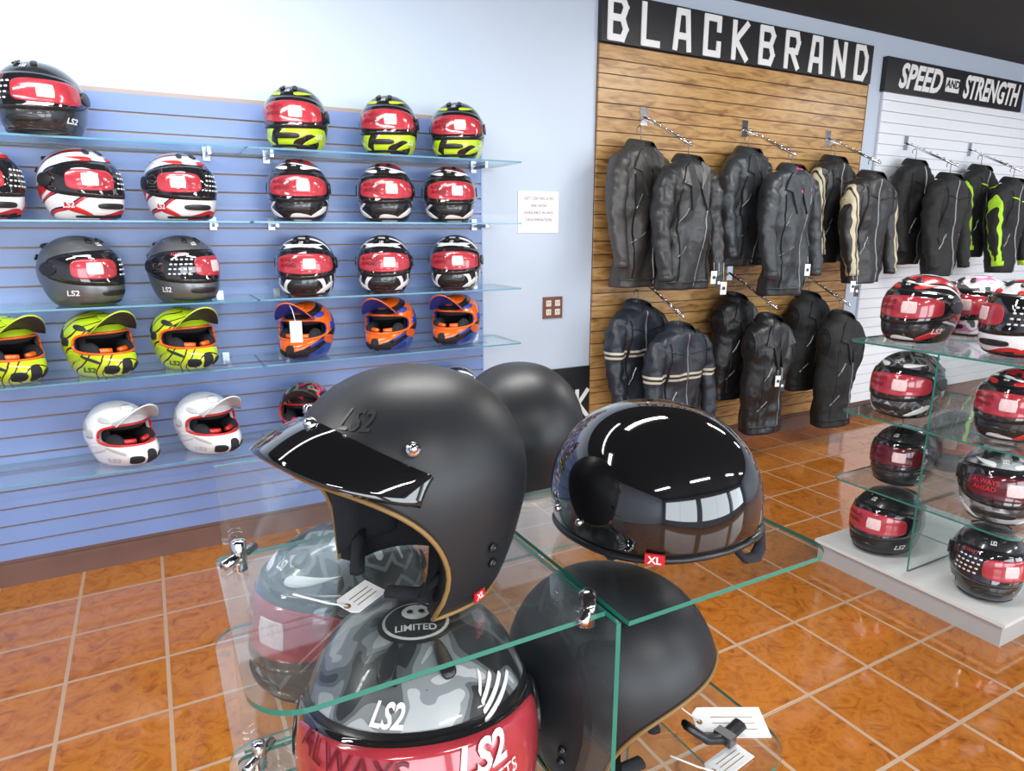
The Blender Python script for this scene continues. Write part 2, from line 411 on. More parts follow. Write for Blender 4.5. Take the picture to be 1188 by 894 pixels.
# ------------------------------------------------------------------ room
wall_paint=pm('wall_paint',(.51,.59,.70),.45,var=.03,vscale=2)
def room():
    mb=MB(); mb.box(-3.6,9.1,3.3,3.4,0,2.9,0); place('wall_back',mb.mesh('wall_back'),[wall_paint])
    mb=MB(); mb.box(-3.7,-3.6,-4.1,3.4,0,2.9,0); place('wall_left',mb.mesh('wall_left'),[wall_paint])
    mb=MB(); mb.box(9.1,9.2,-4.1,3.4,0,2.9,0); place('wall_right',mb.mesh('wall_right'),[wall_paint])
    mb=MB()
    mb.box(-3.6,9.1,-4.1,-4,0,.45,0); mb.box(-3.6,9.1,-4.1,-4,2.5,2.9,0)
    for x in (-3.6,.2,4.0,8.3): mb.box(x,x+(.35 if x<8 else .8),-4.1,-4,.45,2.5,0)
    place('wall_front',mb.mesh('wall_front'),[wall_paint])
    frame=pm('window_frame',(.08,.08,.09),.4)
    for k,(x0,x1) in enumerate([(-3.25,.2),(.55,4.0),(4.35,8.3)]):
        mb=MB()
        for (a,b,c,d) in ((x0,x1,.45,.5),(x0,x1,2.45,2.5),(x0,x0+.05,.5,2.45),(x1-.05,x1,.5,2.45),((x0+x1)/2-.025,(x0+x1)/2+.025,.5,2.45)):
            mb.box(a,b,-4.08,-4.02,c,d,0)
        place('window_%d'%(k+1),mb.mesh('window'),[frame])
    cm=pm('ceiling_black',(.018,.018,.020),.8,bump=.3,bscale=60)
    mb=MB(); mb.box(-3.7,9.2,-4.1,3.4,2.84,2.94,0); place('ceiling',mb.mesh('ceiling'),[cm])
    m,nt,b=new_mat('burl_tile'); N=nt.nodes; Lk=nt.links
    tc=N.new('ShaderNodeTexCoord'); mp=N.new('ShaderNodeMapping'); mp.inputs['Location'].default_value=(.084,-2.72,0); Lk.new(tc.outputs['Object'],mp.inputs[0])
    sn=N.new('ShaderNodeVectorMath'); sn.operation='SCALE'; sn.inputs['Scale'].default_value=1/.3048; Lk.new(mp.outputs[0],sn.inputs[0])
    fl=N.new('ShaderNodeVectorMath'); fl.operation='FLOOR'; Lk.new(sn.outputs[0],fl.inputs[0])
    fr=N.new('ShaderNodeVectorMath'); fr.operation='FRACTION'; Lk.new(sn.outputs[0],fr.inputs[0])
    wn=N.new('ShaderNodeTexWhiteNoise'); wn.noise_dimensions='2D'; Lk.new(fl.outputs[0],wn.inputs['Vector'])
    sc=N.new('ShaderNodeVectorMath'); sc.operation='SCALE'; sc.inputs['Scale'].default_value=9; Lk.new(wn.outputs['Color'],sc.inputs[0])
    ad=N.new('ShaderNodeVectorMath'); ad.operation='ADD'; Lk.new(mp.outputs[0],ad.inputs[0]); Lk.new(sc.outputs[0],ad.inputs[1])
    nz=N.new('ShaderNodeTexNoise'); nz.inputs['Scale'].default_value=13; nz.inputs['Detail'].default_value=7; nz.inputs['Roughness'].default_value=.62; nz.inputs['Distortion'].default_value=2.0; Lk.new(ad.outputs[0],nz.inputs['Vector'])
    rp=ramp(nt,[(.27,(.18,.050,.008)),(.42,(.35,.108,.016)),(.58,(.45,.155,.024)),(.74,(.30,.086,.012))],False); Lk.new(nz.outputs['Fac'],rp.inputs[0])
    sep=N.new('ShaderNodeSeparateXYZ'); Lk.new(fr.outputs[0],sep.inputs[0])
    def near(o):
        s1=N.new('ShaderNodeMath'); s1.operation='SUBTRACT'; s1.inputs[1].default_value=.5; Lk.new(o,s1.inputs[0])
        s2=N.new('ShaderNodeMath'); s2.operation='ABSOLUTE'; Lk.new(s1.outputs[0],s2.inputs[0]); return s2.outputs[0]
    mxx=N.new('ShaderNodeMath'); mxx.operation='MAXIMUM'; Lk.new(near(sep.outputs[0]),mxx.inputs[0]); Lk.new(near(sep.outputs[1]),mxx.inputs[1])
    mr=N.new('ShaderNodeMapRange'); mr.inputs[1].default_value=.476; mr.inputs[2].default_value=.483; Lk.new(mxx.outputs[0],mr.inputs[0])
    mix=N.new('ShaderNodeMix'); mix.data_type='RGBA'; Lk.new(mr.outputs[0],mix.inputs[0]); Lk.new(rp.outputs[0],mix.inputs[6]); mix.inputs[7].default_value=(.42,.27,.17,1)
    Lk.new(mix.outputs[2],b.inputs['Base Color'])
    rr=N.new('ShaderNodeMapRange'); rr.inputs[3].default_value=.08; rr.inputs[4].default_value=.5; Lk.new(mr.outputs[0],rr.inputs[0]); Lk.new(rr.outputs[0],b.inputs['Roughness'])
    b.inputs['Specular IOR Level'].default_value=1.0
    bp=N.new('ShaderNodeBump'); bp.invert=True; bp.inputs['Strength'].default_value=.35; bp.inputs['Distance'].default_value=.003; Lk.new(mr.outputs[0],bp.inputs['Height']); Lk.new(bp.outputs[0],b.inputs['Normal'])
    mb=MB(); mb.box(-3.7,9.2,-4.1,3.4,-.1,0,0); place('floor',mb.mesh('floor'),[m])
    bb=pm('brown_baseboard',(.15,.075,.06),.35,var=.3,vscale=5)
    mb=MB(); mb.box(-3.6,9.1,3.265,3.3,0,.10,0); mb.box(-3.6,9.1,3.275,3.3,.10,.115,0); place('baseboard_back',mb.mesh('bb'),[bb])
room()

def slatwall(name,x0,x1,z0,z1,mats,t=.024,pitch=.0762,gap=.011):
    mb=MB(); mb.box(x0,x1,3.29,3.299,z0,z1,1)
    z=z0
    while z<z1-.01:
        mb.box(x0,x1,3.3-t,3.291,z,min(z+pitch-gap,z1),0)
        mb.box(x0,x1,3.3-t+.006,3.2905,min(z+pitch-gap,z1)-.0,min(z+pitch-gap+.003,z1),1)
        z+=pitch
    mb.box(x1,x1+.008,3.3-t-.002,3.299,z0,z1,2)
    return place(name,mb.mesh(name),mats)
blue=pm('blue_laminate',(.19,.28,.55),.28,var=.05,vscale=3)
groove=pm('groove_tan',(.38,.30,.27),.5)
slatwall('blue_slatwall',-3.5,1.585,.115,2.03,[blue,groove,pm('blue_trim',(.3,.4,.65),.3)],gap=.009)
def wood_mat():
    m,nt,b=new_mat('plank_wood'); N=nt.nodes; Lk=nt.links
    tc=N.new('ShaderNodeTexCoord'); mp=N.new('ShaderNodeMapping'); mp.inputs['Scale'].default_value=(2.2,1,13); Lk.new(tc.outputs['Object'],mp.inputs[0])
    nz=N.new('ShaderNodeTexNoise'); nz.inputs['Scale'].default_value=2.6; nz.inputs['Detail'].default_value=8; nz.inputs['Distortion'].default_value=.8; Lk.new(mp.outputs[0],nz.inputs['Vector'])
    r=ramp(nt,[(.28,(.19,.085,.025)),(.44,(.39,.21,.070)),(.60,(.52,.31,.12)),(.8,(.33,.17,.055))],False); Lk.new(nz.outputs['Fac'],r.inputs[0]); Lk.new(r.outputs[0],b.inputs['Base Color'])
    b.inputs['Roughness'].default_value=.30; return m
slatwall('wood_slatwall',2.32,4.65,.12,2.485,[wood_mat(),pm('groove_dark',(.12,.06,.03),.6),pm('wood_trim',(.2,.12,.06),.5)],gap=.006)
slatwall('white_slatwall',4.84,8.6,.12,2.455,[pm('white_laminate',(.80,.83,.88),.3),pm('groove_grey',(.62,.64,.68),.5),pm('trim_grey',(.5,.5,.55),.4)],gap=.006)

# ------------------------------------------------------------------ signs
STR={'B':[[(0,0),(0,1),(.8,1),(1,.82),(.78,.52),(1,.25),(.8,0),(0,0)],[(0,.52),(.78,.52)]],'L':[[(0,1),(0,0),(1,0)]],
'A':[[(0,0),(.18,1),(.82,1),(1,0)],[(.1,.34),(.9,.34)]],'C':[[(1,.7),(1,1),(0,1),(0,0),(1,0),(1,.3)]],'K':[[(0,0),(0,1)],[(1,1),(.12,.5),(1,0)]],
'R':[[(0,0),(0,1),(.85,1),(1,.76),(.85,.48),(0,.48)],[(.4,.48),(1,0)]],'N':[[(0,0),(0,1),(1,0),(1,1)]],'D':[[(0,0),(0,1),(.7,1),(1,.72),(1,.28),(.7,0),(0,0)]]}
def stroke(mb,ch,x,z,w,h,t,y,mat):
    q=0
    for pl in STR[ch]:
        for (a,b),(c,d) in zip(pl,pl[1:]):
            q+=1; yy=y-.0005*q
            P=Vector((x+a*w,yy,z+b*h)); Q=Vector((x+c*w,yy,z+d*h)); u=(Q-P).normalized(); nn=Vector((-u.z,0,u.x))
            mb.obox((P+Q)/2,u*((Q-P).length/2+t/2*.8),nn*t/2,Vector((0,.002,0)),mat)
signblk=pm('sign_black',(.012,.012,.014),.4)
mb=MB(); mb.box(2.32,4.655,3.264,3.3,2.487,2.735,0)
for i,ch in enumerate('BLACKBRAND'): stroke(mb,ch,2.375+i*.2335,2.512,.105,.195,.036,3.262,1)
place('brand_wall_sign',mb.mesh('s1'),[signblk,WHITE])
mb=MB(); mb.box(4.82,6.69,3.262,3.3,2.457,2.69,0)
def fs(cx,cz,sx): return lambda x,y: (cx+x*sx,3.259,cz+y)
flat_text(mb,'SPEED',.23,fs(5.23,2.57,.84),1,.3,.035); flat_text(mb,'STRENGTH',.23,fs(6.20,2.57,.70),1,.3,.035)
mb.box(5.56,5.74,3.260,3.263,2.52,2.62,1); flat_text(mb,'AND',.08,lambda x,y:(5.65+x,3.258,2.575+y),0,.2,.03)
place('apparel_wall_sign',mb.mesh('s2'),[signblk,WHITE])
mb=MB(); mb.box(1.97,2.315,3.283,3.3,.20,.67,0); stroke(mb,'K',2.225,.36,.075,.16,.026,3.281,1)
place('low_wall_sign',mb.mesh('s3'),[signblk,WHITE])
mb=MB(); mb.box(1.82,2.08,3.294,3.3,1.46,1.685,0)
for i,(t) in enumerate(['GIFT CERTIFICATES','ARE NOW','AVAILABLE IN ANY','DENOMINATION']):
    flat_text(mb,t,.022,lambda x,y,i=i:(1.95+x,3.2925,1.645-i*.038+y),1,0,.0)
place('paper_notice',mb.mesh('note'),[PAPER,pm('brown_ink',(.25,.12,.09),.6)])
mb=MB(); mb.box(1.985,2.115,3.291,3.3,.975,1.10,0)
for x in (2.02,2.08):
    for z in (1.012,1.063):
        mb.obox((x,3.290,z),(.016,0,0),(0,.002,0),(0,0,.017),1)
        mb.box(x-.008,x-.005,3.287,3.289,z-.004,z+.009,2); mb.box(x+.005,x+.008,3.287,3.289,z-.004,z+.009,2); mb.box(x-.002,x+.002,3.287,3.289,z-.012,z-.008,2)
place('power_outlet',mb.mesh('outlet'),[pm('outlet_brown',(.16,.06,.035),.35),pm('outlet_ivory',(.75,.68,.6),.4),INK])

# ------------------------------------------------------------------ glass wall shelves
def wall_shelf(x0,x1,z,d=.31):
    mb=MB(); y1=3.274; y0=y1-d
    mb.slab(rrect(x0,x1,y0,y1,(.01,.01,0,0),4),z-.007,z,0,1)
    n=max(1,int((x1-x0)/.8))
    xs=[x0+.12+(x1-x0-.24)*i/n for i in range(n+1)]
    for x in xs:
        mb.box(x-.007,x+.007,y1-.16,y1+.001,z-.022,z-.0085,2); mb.box(x-.014,x+.014,y1-.008,y1+.001,z-.035,z+.02,2)
    return place('glass_shelf',mb.mesh('shelf'),[GLASS,EDGEB,STEEL])
SHZ=[1.80,1.51,1.19,.91,.535]
for z in SHZ: wall_shelf(-1.75,.395,z)
for z in SHZ: wall_shelf(.40,1.66,z)

# ------------------------------------------------------------------ wall helmets
NEON=(.50,.70,.02); NBK=(.012,.012,.014); WH=(.78,.78,.80)
L_blkneon=livery('livery_black_neon','wave',[(0,NBK),(.34,NEON)],scale=4.2,dist=3,rot=(.55,.6,0),zmax=.085)
L_blkwht=livery('livery_black_white','wave',[(0,NBK),(.56,WH),(.78,NBK),(.9,(.45,.02,.03))],scale=2.6,dist=5,rot=(.6,.2,0))
L_redwht=livery('livery_red_white','wave',[(0,WH),(.42,(.50,.02,.03)),(.66,NBK),(.76,WH)],scale=2.8,dist=4,rot=(.5,.1,.3))
L_stripes=livery('livery_striped','wave',[(0,NBK),(.76,WH)],scale=6,dist=2,rot=(1.0,.1,0))
L_grey=pm('gunmetal_paint',(.16,.17,.18),.32,metal=.6,coat=.4)
L_dark=pm('carbon_paint',(.022,.024,.027),.22,coat=.8,var=.5,vscale=60)
L_neon=livery('livery_neon','wave',[(0,NEON),(.52,NBK),(.72,(.55,.03,.02)),(.78,NEON)],scale=4.4,dist=6,rot=(.7,.3,0))
L_orange=livery('livery_orange_blue','split',[(0,(.03,.07,.34)),(.085,NBK),(.125,(.75,.12,.01)),(.215,NBK),(.235,(.75,.12,.01))],rot=(-.35,0,0))
L_white=pm('white_gloss',(.80,.82,.84),.15,coat=.8)
L_star=livery('livery_star','voronoi',[(0,(.42,.43,.45)),(.34,(.05,.052,.055)),(.62,(.16,.17,.18)),(.8,(.03,.03,.03))],scale=16)
L_camo=livery('livery_camo','noise',[(0,(.02,.022,.024)),(.42,(.10,.11,.115)),(.5,(.23,.25,.26)),(.58,(.44,.46,.47))],scale=19,dist=.7,rough=.35,coat=.3)
L_pink=livery('livery_pink','noise',[(0,(.1,.1,.1)),(.42,(.7,.7,.72)),(.55,(.65,.2,.4))],scale=14,dist=1)
OR=pm('orange_paint',(.75,.12,.01),.3,coat=.4); NE=pm('neon_paint',NEON,.3,coat=.3); BL=pm('blue_paint',(.02,.05,.35),.3,coat=.3)
REDP=pm('red_paint',(.55,.02,.02),.3,coat=.3); GRY=pm('grey_paint',(.2,.2,.21),.4); LGR=pm('light_grey_paint',(.5,.51,.53),.3,coat=.4)
def full(loc,delta,shellm,accent=None,film=FILM,scale=1,name='full_face_helmet',visor=VISOR,qr=QR,ft=FTXT,var='A'):
    phi=math.atan2(loc[0],loc[1]); me=ME[(1 if accent else 0,var)]
    return place(name,me,[shellm,visor,film,BLACKP,WHITE,qr,accent or GRY,ft],(loc[0],loc[1],loc[2]+.001),-phi+delta*D2R,scale)
def mxh(loc,delta,shellm,a1,a2,pk):
    phi=math.atan2(loc[0],loc[1])
    return place('motocross_helmet',ME_MX,[shellm,a1,a2,LINER,WHITE,QR,pk],(loc[0],loc[1],loc[2]+.001),-phi+delta*D2R,.97)
Y=3.10
full((-.27,Y-.01,1.80),-22,L_dark,scale=(1.08,1.08,.98),var='C')
for x,d in ((.63,-16),(1.04,-12),(1.38,-10)): full((x,Y,1.80),d,L_blkneon,NE)
for x,d in ((-.50,20),(-.19,36),(.15,22)): full((x,Y,1.51),d,L_redwht,REDP,var='B')
for x,d in ((.62,-8),(1.01,-4),(1.33,0)): full((x,Y,1.51),d,L_blkwht,WHITE)
full((-.23,Y,1.19),42,L_grey,var='B'); full((.13,Y,1.19),26,L_grey,var='C')
for x,d in ((.63,-10),(.99,-6),(1.36,-12)): full((x,Y,1.19),d,L_stripes,WHITE)
for x,d in ((-.52,25),(-.21,25),(.10,24)): mxh((x,Y+.02,.91),d,L_neon,INK,OR,NE)
for x in (.62,1.02,1.37): mxh((x,Y+.02,.91),-22,L_orange,BL,OR,OR)
for x in (-.18,.15): mxh((x,Y+.02,.535),30,L_white,LGR,REDP,L_white)
mxh((.59,Y+.02,.535),-8,livery('livery_multi','noise',[(0,(.02,.02,.02)),(.45,(.6,.02,.1)),(.52,(.05,.4,.1)),(.6,(.02,.02,.02))],scale=16,dist=1),INK,REDP,INK)
mxh((1.36,Y+.02,.535),-8,L_stripes,INK,REDP,INK)
mb=MB(); mb.obox((0,0,-.06),(.024,0,0),(0,.001,0),(0,0,.045),0); mb.tube([(0,0,-.02),(-.01,.02,.03),(-.02,.06,.045)],.0015,1,6)
place('price_tag',mb.mesh('tag'),[PAPER,WHITE],(.52,2.86,1.12),-.2)

# ------------------------------------------------------------------ jackets
def jacket_mesh(name,L=.78,sleeves=True,biker=True,seed=0):
    mb=MB(); off=Vector((seed*3.1,seed*1.7,0))
    Z=[(-.040,.060,.048),(-.050,.090,.058),(-.062,.140,.070),(-.078,.180,.080),(-.102,.202,.088),(-.15,.210,.098),(-.24,.205,.106),(-.36,.196,.100),(-.5,.190,.092),(-.62,.192,.09),(-L+.05,.196,.09),(-L,.192,.086),(-L,.175,.074),(-L+.06,.17,.07)]
    def tw(z):
        for i in range(len(Z)-1):
            if Z[i+1][0]<=z: t=(z-Z[i][0])/(Z[i+1][0]-Z[i][0]+1e-9); return Z[i][1]+(Z[i+1][1]-Z[i][1])*t, Z[i][2]+(Z[i+1][2]-Z[i][2])*t
        return Z[-3][1],Z[-3][2]
    def fold(x,y,z):
        r=noise.ridged_multi_fractal(Vector((x*6+z*3,y*6,z*7-x*4))+off,1,2,3,1,2)
        return noise.noise(Vector((x*8,y*8,z*4))+off)*.040+(r-1.0)*.010
    rows=[]; zz=[]
    for i in range(len(Z)-1):
        k=max(1,int(abs(Z[i+1][0]-Z[i][0])/.011))
        for j in range(k): t=j/k; zz.append([Z[i][q]+(Z[i+1][q]-Z[i][q])*t for q in range(3)])
    zz.append(list(Z[-1]))
    for z,w,d in zz:
        r=[]
        for j in range(96):
            a=j*2*math.pi/96; c,s=math.cos(a),math.sin(a)
            P=Vector((w*math.copysign(abs(c)**.8,c),d*math.copysign(abs(s)**.85,s),z))
            k=fold(P.x,P.y,z)*min(1,max(0,(-z-.06)/.1))
            r.append(P+Vector((c,s*1.2,0))*k)
        rows.append(r)
    mb.grid(rows,0,True)
    rows=[]
    for i in range(9):
        t=i/8; row=[]
        for j in range(33):
            a=(-90+34+(360-68)*j/32)*D2R
            if t<.5: R2=.060+.004*t; dz=-.052+.040*(t/.5)
            else: q=(t-.5)/.5; R2=.062+.040*q; dz=-.012-.046*q*q
            row.append(Vector((R2*1.08*math.cos(a),R2*.95*math.sin(a),dz+.012*math.sin(a))))
        rows.append(row)
    mb.grid(rows,0)
    mb.ell((0,0,-.040),(.056,.046,.010),3,16,6)
    def fy(x,z):
        w,d=tw(z); u=min(.98,abs(x)/w)**(1/.8); y=-d*max(.05,(1-u*u))**(.85/2)
        k=fold(x,y,z)*min(1,max(0,(-z-.06)/.1)); return y-1.2*k-.002
    def strip(pts,wd,mat,th=.003):
        rows=[]
        for i,(x,z) in enumerate(pts):
            x2,z2=pts[min(i+1,len(pts)-1)]; x1,z1=pts[max(0,i-1)]
            t=Vector((x2-x1,0,z2-z1)).normalized(); n=Vector((-t.z,0,t.x))*wd
            A=Vector((x,0,z))-n; B=Vector((x,0,z))+n
            A.y=fy(A.x,z)-.004; B.y=fy(B.x,z)-.004
            rows.append([A+Vector((0,.012,0)),A,B,B+Vector((0,.012,0))])
        mb.grid(rows,mat)
    def line(x0,z0,x1,z1,n=30): return [(x0+(x1-x0)*i/n,z0+(z1-z0)*i/n) for i in range(n+1)]
    if biker:
        strip(line(.075,-.16,.03,-L+.02,50),.003,2)
        strip(line(-.09,-.30,-.14,-.38),.0025,2); strip(line(.10,-.42,.15,-.52),.0025,2); strip(line(-.08,-.50,-.15,-.56),.0025,2)
        for sg in (-1,1):
            pts=[(sg*.040,-.050),(sg*.105,-.085),(sg*.150,-.17),(sg*.095,-.185),(sg*.055,-.31),(sg*.006,-.20)]
            f=[Vector((x,fy(x,z)-.012,z)) for x,z in pts]; g=[p+Vector((0,.020,0)) for p in f]
            n=len(f); mb.add(f+g,[list(range(n)),list(range(n,2*n))]+[[i,(i+1)%n,n+(i+1)%n,n+i] for i in range(n)],0,False)
            mb.ell((sg*.125,fy(sg*.125,-.165)-.014,-.165),.004,2,8,6)
        pts=[(-.038,-.045),(.038,-.045),(.006,-.19),(-.006,-.19)]
        f=[Vector((x,fy(x,z)-.006,z)) for x,z in pts]; mb.add(f,[[0,1,2,3]],3,False)
        strip(line(-.185,-L+.045,.185,-L+.045,50),.006,0)
        for sg in (-1,1): strip(line(sg*.15,-.20,sg*.13,-L+.05,50),.0022,4)
    else:
        strip(line(0,-.07,0,-L+.01,50),.004,2)
        for sg in (-1,1):
            strip(line(sg*.085,-.44,sg*.14,-.55),.003,2)
            strip(line(sg*.03,-.20,sg*.17,-.17),.004,4)
            strip(line(sg*.165,-.12,sg*.15,-.62,50),.003,3)
    if sleeves:
        for sg in (-1,1):
            P=[(.145,0,-.100),(.190,0,-.132),(.218,-.004,-.20),(.237,-.01,-.30),(.246,-.02,-.40),(.248,-.04,-.50),(.244,-.06,-.59),(.238,-.075,-.67)]
            R=[.042,.062,.067,.063,.057,.053,.048,.041]
            rows=[]; nn=12; tot=(len(P)-1)*nn
            for q in range(tot+1):
                i=min(len(P)-2,q//nn); t=q/nn-i
                c=Vector(P[i]).lerp(Vector(P[i+1]),t); rad=R[i]+(R[i+1]-R[i])*t; row=[]
                tilt=(1-min(1,q/(2*nn)))
                for j in range(24):
                    a=j*2*math.pi/24; u=Vector((math.cos(a),math.sin(a),0)); 
                    if tilt>0: u=Vector((math.cos(a)*(1-.55*tilt),math.sin(a),math.cos(a)*.8*tilt))
                    ang=noise.noise(Vector((q*.07,seed*3+sg,1.5)))*3
                    w=1+.10*math.sin(q*.62+ang+2*math.sin(a+seed))*min(1,q/20)*.40+.26*noise.noise(Vector((u.x*1.2,u.y*1.2,q*.09+seed*4+sg)))
                    v=c+u*rad*w; row.append(Vector((v.x*sg,v.y-.006,v.z)))
                rows.append(row)
            mb.grid(rows,0,True)
            e=Vector((P[-1][0]*sg,P[-1][1]-.006,P[-1][2])); mb.tube([e+Vector((0,0,.02)),e+Vector((0,-.004,-.015))],[.0435,.0425],0 if biker else 4,18)
            mb.ell(e+Vector((0,-.004,-.0155)),(.035,.035,.002),3,12,4)
    else:
        for sg in (-1,1):
            c=Vector((sg*.200,0,-.185)); mb.tube([c+Vector((0,.055*math.cos(t*math.pi/8),.085*math.sin(t*math.pi/8))) for t in range(17)],.008,0,8)
            mb.ell(c+Vector((sg*.006,0,0)),(.012,.052,.08),3,12,8)
    pth=[(0,0,-.05),(0,0,.02)]+[(0,.016-.016*math.cos(t*math.pi/8),.03+.018*math.sin(t*math.pi/8)+.012) for t in range(0,11)]
    mb.tube(pth,.003,2,8)
    return mb.mesh(name)
JB=[jacket_mesh('jacket_a',.80,True,True,1),jacket_mesh('jacket_b',.74,True,True,2)]
JT=[jacket_mesh('jacket_t',.74,True,False,3),jacket_mesh('jacket_t2',.78,True,False,7)]
JV=jacket_mesh('vest',.70,False,True,5)
def leather(name,col,zr=(),rough=.42,scol=(.55,.5,.38)):
    m=pm(name,col,rough,bump=.6,bscale=26,var=.35,vscale=5,spec=.5,bdist=.006); nt=m.node_tree; b=nt.nodes['Principled BSDF']
    if zr:
        src=b.inputs['Base Color'].links[0].from_socket if b.inputs['Base Color'].links else None
        tc=nt.nodes.new('ShaderNodeTexCoord'); s=nt.nodes.new('ShaderNodeSeparateXYZ'); nt.links.new(tc.outputs['Object'],s.inputs[0])
        acc=None
        for ax,lo,hi in zr:
            o=s.outputs[ax]
            if ax=='X':
                ab=nt.nodes.new('ShaderNodeMath'); ab.operation='ABSOLUTE'; nt.links.new(o,ab.inputs[0]); o=ab.outputs[0]
            c=nt.nodes.new('ShaderNodeMath'); c.operation='COMPARE'; c.inputs[1].default_value=(lo+hi)/2; c.inputs[2].default_value=(hi-lo)/2; nt.links.new(o,c.inputs[0])
            if acc is None: acc=c.outputs[0]
            else:
                mx=nt.nodes.new('ShaderNodeMath'); mx.operation='MAXIMUM'; nt.links.new(acc,mx.inputs[0]); nt.links.new(c.outputs[0],mx.inputs[1]); acc=mx.outputs[0]
        mix=nt.nodes.new('ShaderNodeMix'); mix.data_type='RGBA'; nt.links.new(acc,mix.inputs[0])
        if src: nt.links.new(src,mix.inputs[6])
        mix.inputs[7].default_value=(*scol,1); nt.links.new(mix.outputs[2],b.inputs['Base Color'])
    return m
LB=leather('leather_brownblack',(.054,.050,.048),rough=.42); LK=leather('leather_black',(.028,.029,.031),rough=.40)
LG=leather('leather_grey',(.030,.036,.042),rough=.42); LN=leather('leather_navy_stripe',(.018,.023,.034),zr=[('Z',-.365,-.350),('Z',-.335,-.320)])
LS=leather('leather_cream_panel',(.022,.022,.023),zr=[('X',.230,.248),('X',.258,.280)],scol=(.50,.44,.30)); LV=leather('leather_vest',(.012,.013,.015),rough=.38)
TX=leather('textile_black',(.011,.012,.013),rough=.75); TN=leather('textile_neon',(.009,.010,.011),rough=.75,zr=[('X',.262,.285)],scol=(.42,.75,.03))
PINK=pm('pink_lining',(.6,.03,.20),.6); DK=pm('black_lining',(.005,.005,.006),.9); NEB=pm('neon_trim',(.42,.75,.03),.5)
METAL=pm('zip_metal',(.22,.22,.23),.4,metal=1)
def jk(me,mat,x,y,z,rz=0,lining=DK,trim=None,nm='leather_jacket',sx=.88,sz=1,col=None):
    return place(nm,me,[mat,col or mat,METAL,lining,trim or (DK if me in JB else mat)],(x,y,z),rz*D2R,(sx,.95,sz))
def arm(x,z,L=.42):
    mb=MB(); y0=3.276
    mb.box(x-.025,x+.025,3.266,y0-.0005,z-.05,z+.05,0)
    e=Vector((x,y0-L,z-.20)); s=Vector((x,y0-.005,z+.0))
    mb.tube([s,e],.007,0,8)
    for i in range(8):
        p=s.lerp(e,.12+.85*i/7); mb.ell(p+Vector((0,0,.009)),.009,0,8,6)
    place('faceout_hook',mb.mesh('arm'),[CHROME])
    return lambda y: z-.20*(y0-y)/L
A1=arm(2.64,2.12); A2=arm(3.46,2.11); A3=arm(4.27,2.10); A4=arm(5.16,2.12); A5=arm(6.02,2.12)
B1=arm(2.66,1.19); B2=arm(3.42,1.20); B3=arm(4.13,1.18)
def hz(a,y): return a(y)-.055
jk(JB[0],LB,2.53,3.15,hz(A1,3.15)-.02,14,sz=1.04,sx=.95); jk(JB[1],LK,2.67,2.91,hz(A1,2.91),6)
jk(JB[1],LG,3.38,3.15,hz(A2,3.15),12,sx=.95); jk(JB[0],LG,3.50,2.91,hz(A2,2.91),2,lining=PINK)
jk(JT[0],LS,4.20,3.15,hz(A3,3.15),10,sz=.98,sx=.95); jk(JT[0],LS,4.27,2.91,hz(A3,2.91),4,sz=1.0,sx=.95)
jk(JT[1],TX,5.12,3.15,hz(A4,3.15),6,nm='textile_jacket'); jk(JT[0],TX,5.16,2.91,hz(A4,2.91),2,nm='textile_jacket')
jk(JT[0],TN,6.00,3.15,hz(A5,3.15),6,trim=NEB,nm='textile_jacket'); jk(JT[0],TN,6.02,2.91,hz(A5,2.91),2,trim=NEB,nm='textile_jacket')
jk(JT[0],LN,2.56,3.15,hz(B1,3.15),12,sz=.9,sx=.92); jk(JT[0],LN,2.68,2.91,hz(B1,2.91),6,sz=.90,sx=.92)
jk(JV,LV,3.36,3.15,hz(B2,3.15),10,nm='leather_vest'); jk(JV,LV,3.42,2.91,hz(B2,2.91),4,nm='leather_vest',sz=1.1)
jk(JV,TX,4.08,3.15,hz(B3,3.15),8,nm='leather_vest'); jk(JV,TX,4.13,2.91,hz(B3,2.91),4,nm='leather_vest',sz=1.15)
def tags(x,y,z,n=1):
    mb=MB()
    for i in range(n):
        mb.obox((i*.03,-.002*i,-.06-i*.03),(.018,0,0),(0,.0012,0),(0,0,.035),i%2); mb.tube([(i*.03,0,-.02-i*.03),(i*.03,.01,.02)],.001,0,6)
        mb.ell((i*.03,-.003*i-.0022,-.06-i*.03),(.010,.001,.010),1-i%2,10,6)
    place('swing_tag',mb.mesh('tags'),[WHITE,INK],(x,y,z),-.3)
tags(2.76,2.75,1.28,3); tags(3.54,2.76,1.30,1); tags(4.02,2.78,1.18,2); tags(3.38,2.77,.62,2)

# ------------------------------------------------------------------ right hand display stand
def clip(mb,p,mat,r=.013):
    p=Vector(p); mb.tube([p+Vector((0,0,-.018)),p+Vector((0,0,.018))],r,mat,16); mb.tube([p+Vector((-.02,-.02,0)),p+Vector((.02,.02,0))],.006,mat,10)
    mb.ell(p+Vector((0,0,.018)),(r,r,.004),mat,16,6)
mb=MB()
X0,X1,Y0,Y1=2.57,3.38,1.04,1.80
mb.box(X0,X1,Y0,Y1,0,.085,2); mb.box(X0-.012,X1+.012,Y0-.012,Y1+.012,.085,.10,3)
for z in (.40,.71,1.02):
    mb.slab(rrect(X0+.03,X1,Y0+.02,Y1,(.05,.05,.05,.05)),z-.007,z,0,1)
    for x in (X0+.45,X1-.05):
        for y in (Y0+.38,): clip(mb,(x,y,z),4)
for za,zb_ in ((.10,.392),(.40,.702),(.71,1.012)):
    mb.pane(X0+.45,X0+.457,Y0+.06,Y1-.04,za,zb_)
    mb.pane(X0+.06,X1-.04,Y0+.385,Y0+.392,za,zb_)
place('glass_display_stand',mb.mesh('stand'),[GLASS,EDGE,pm('stand_grey',(.42,.41,.40),.5),pm('stand_top',(.68,.68,.66),.35),CHROME])
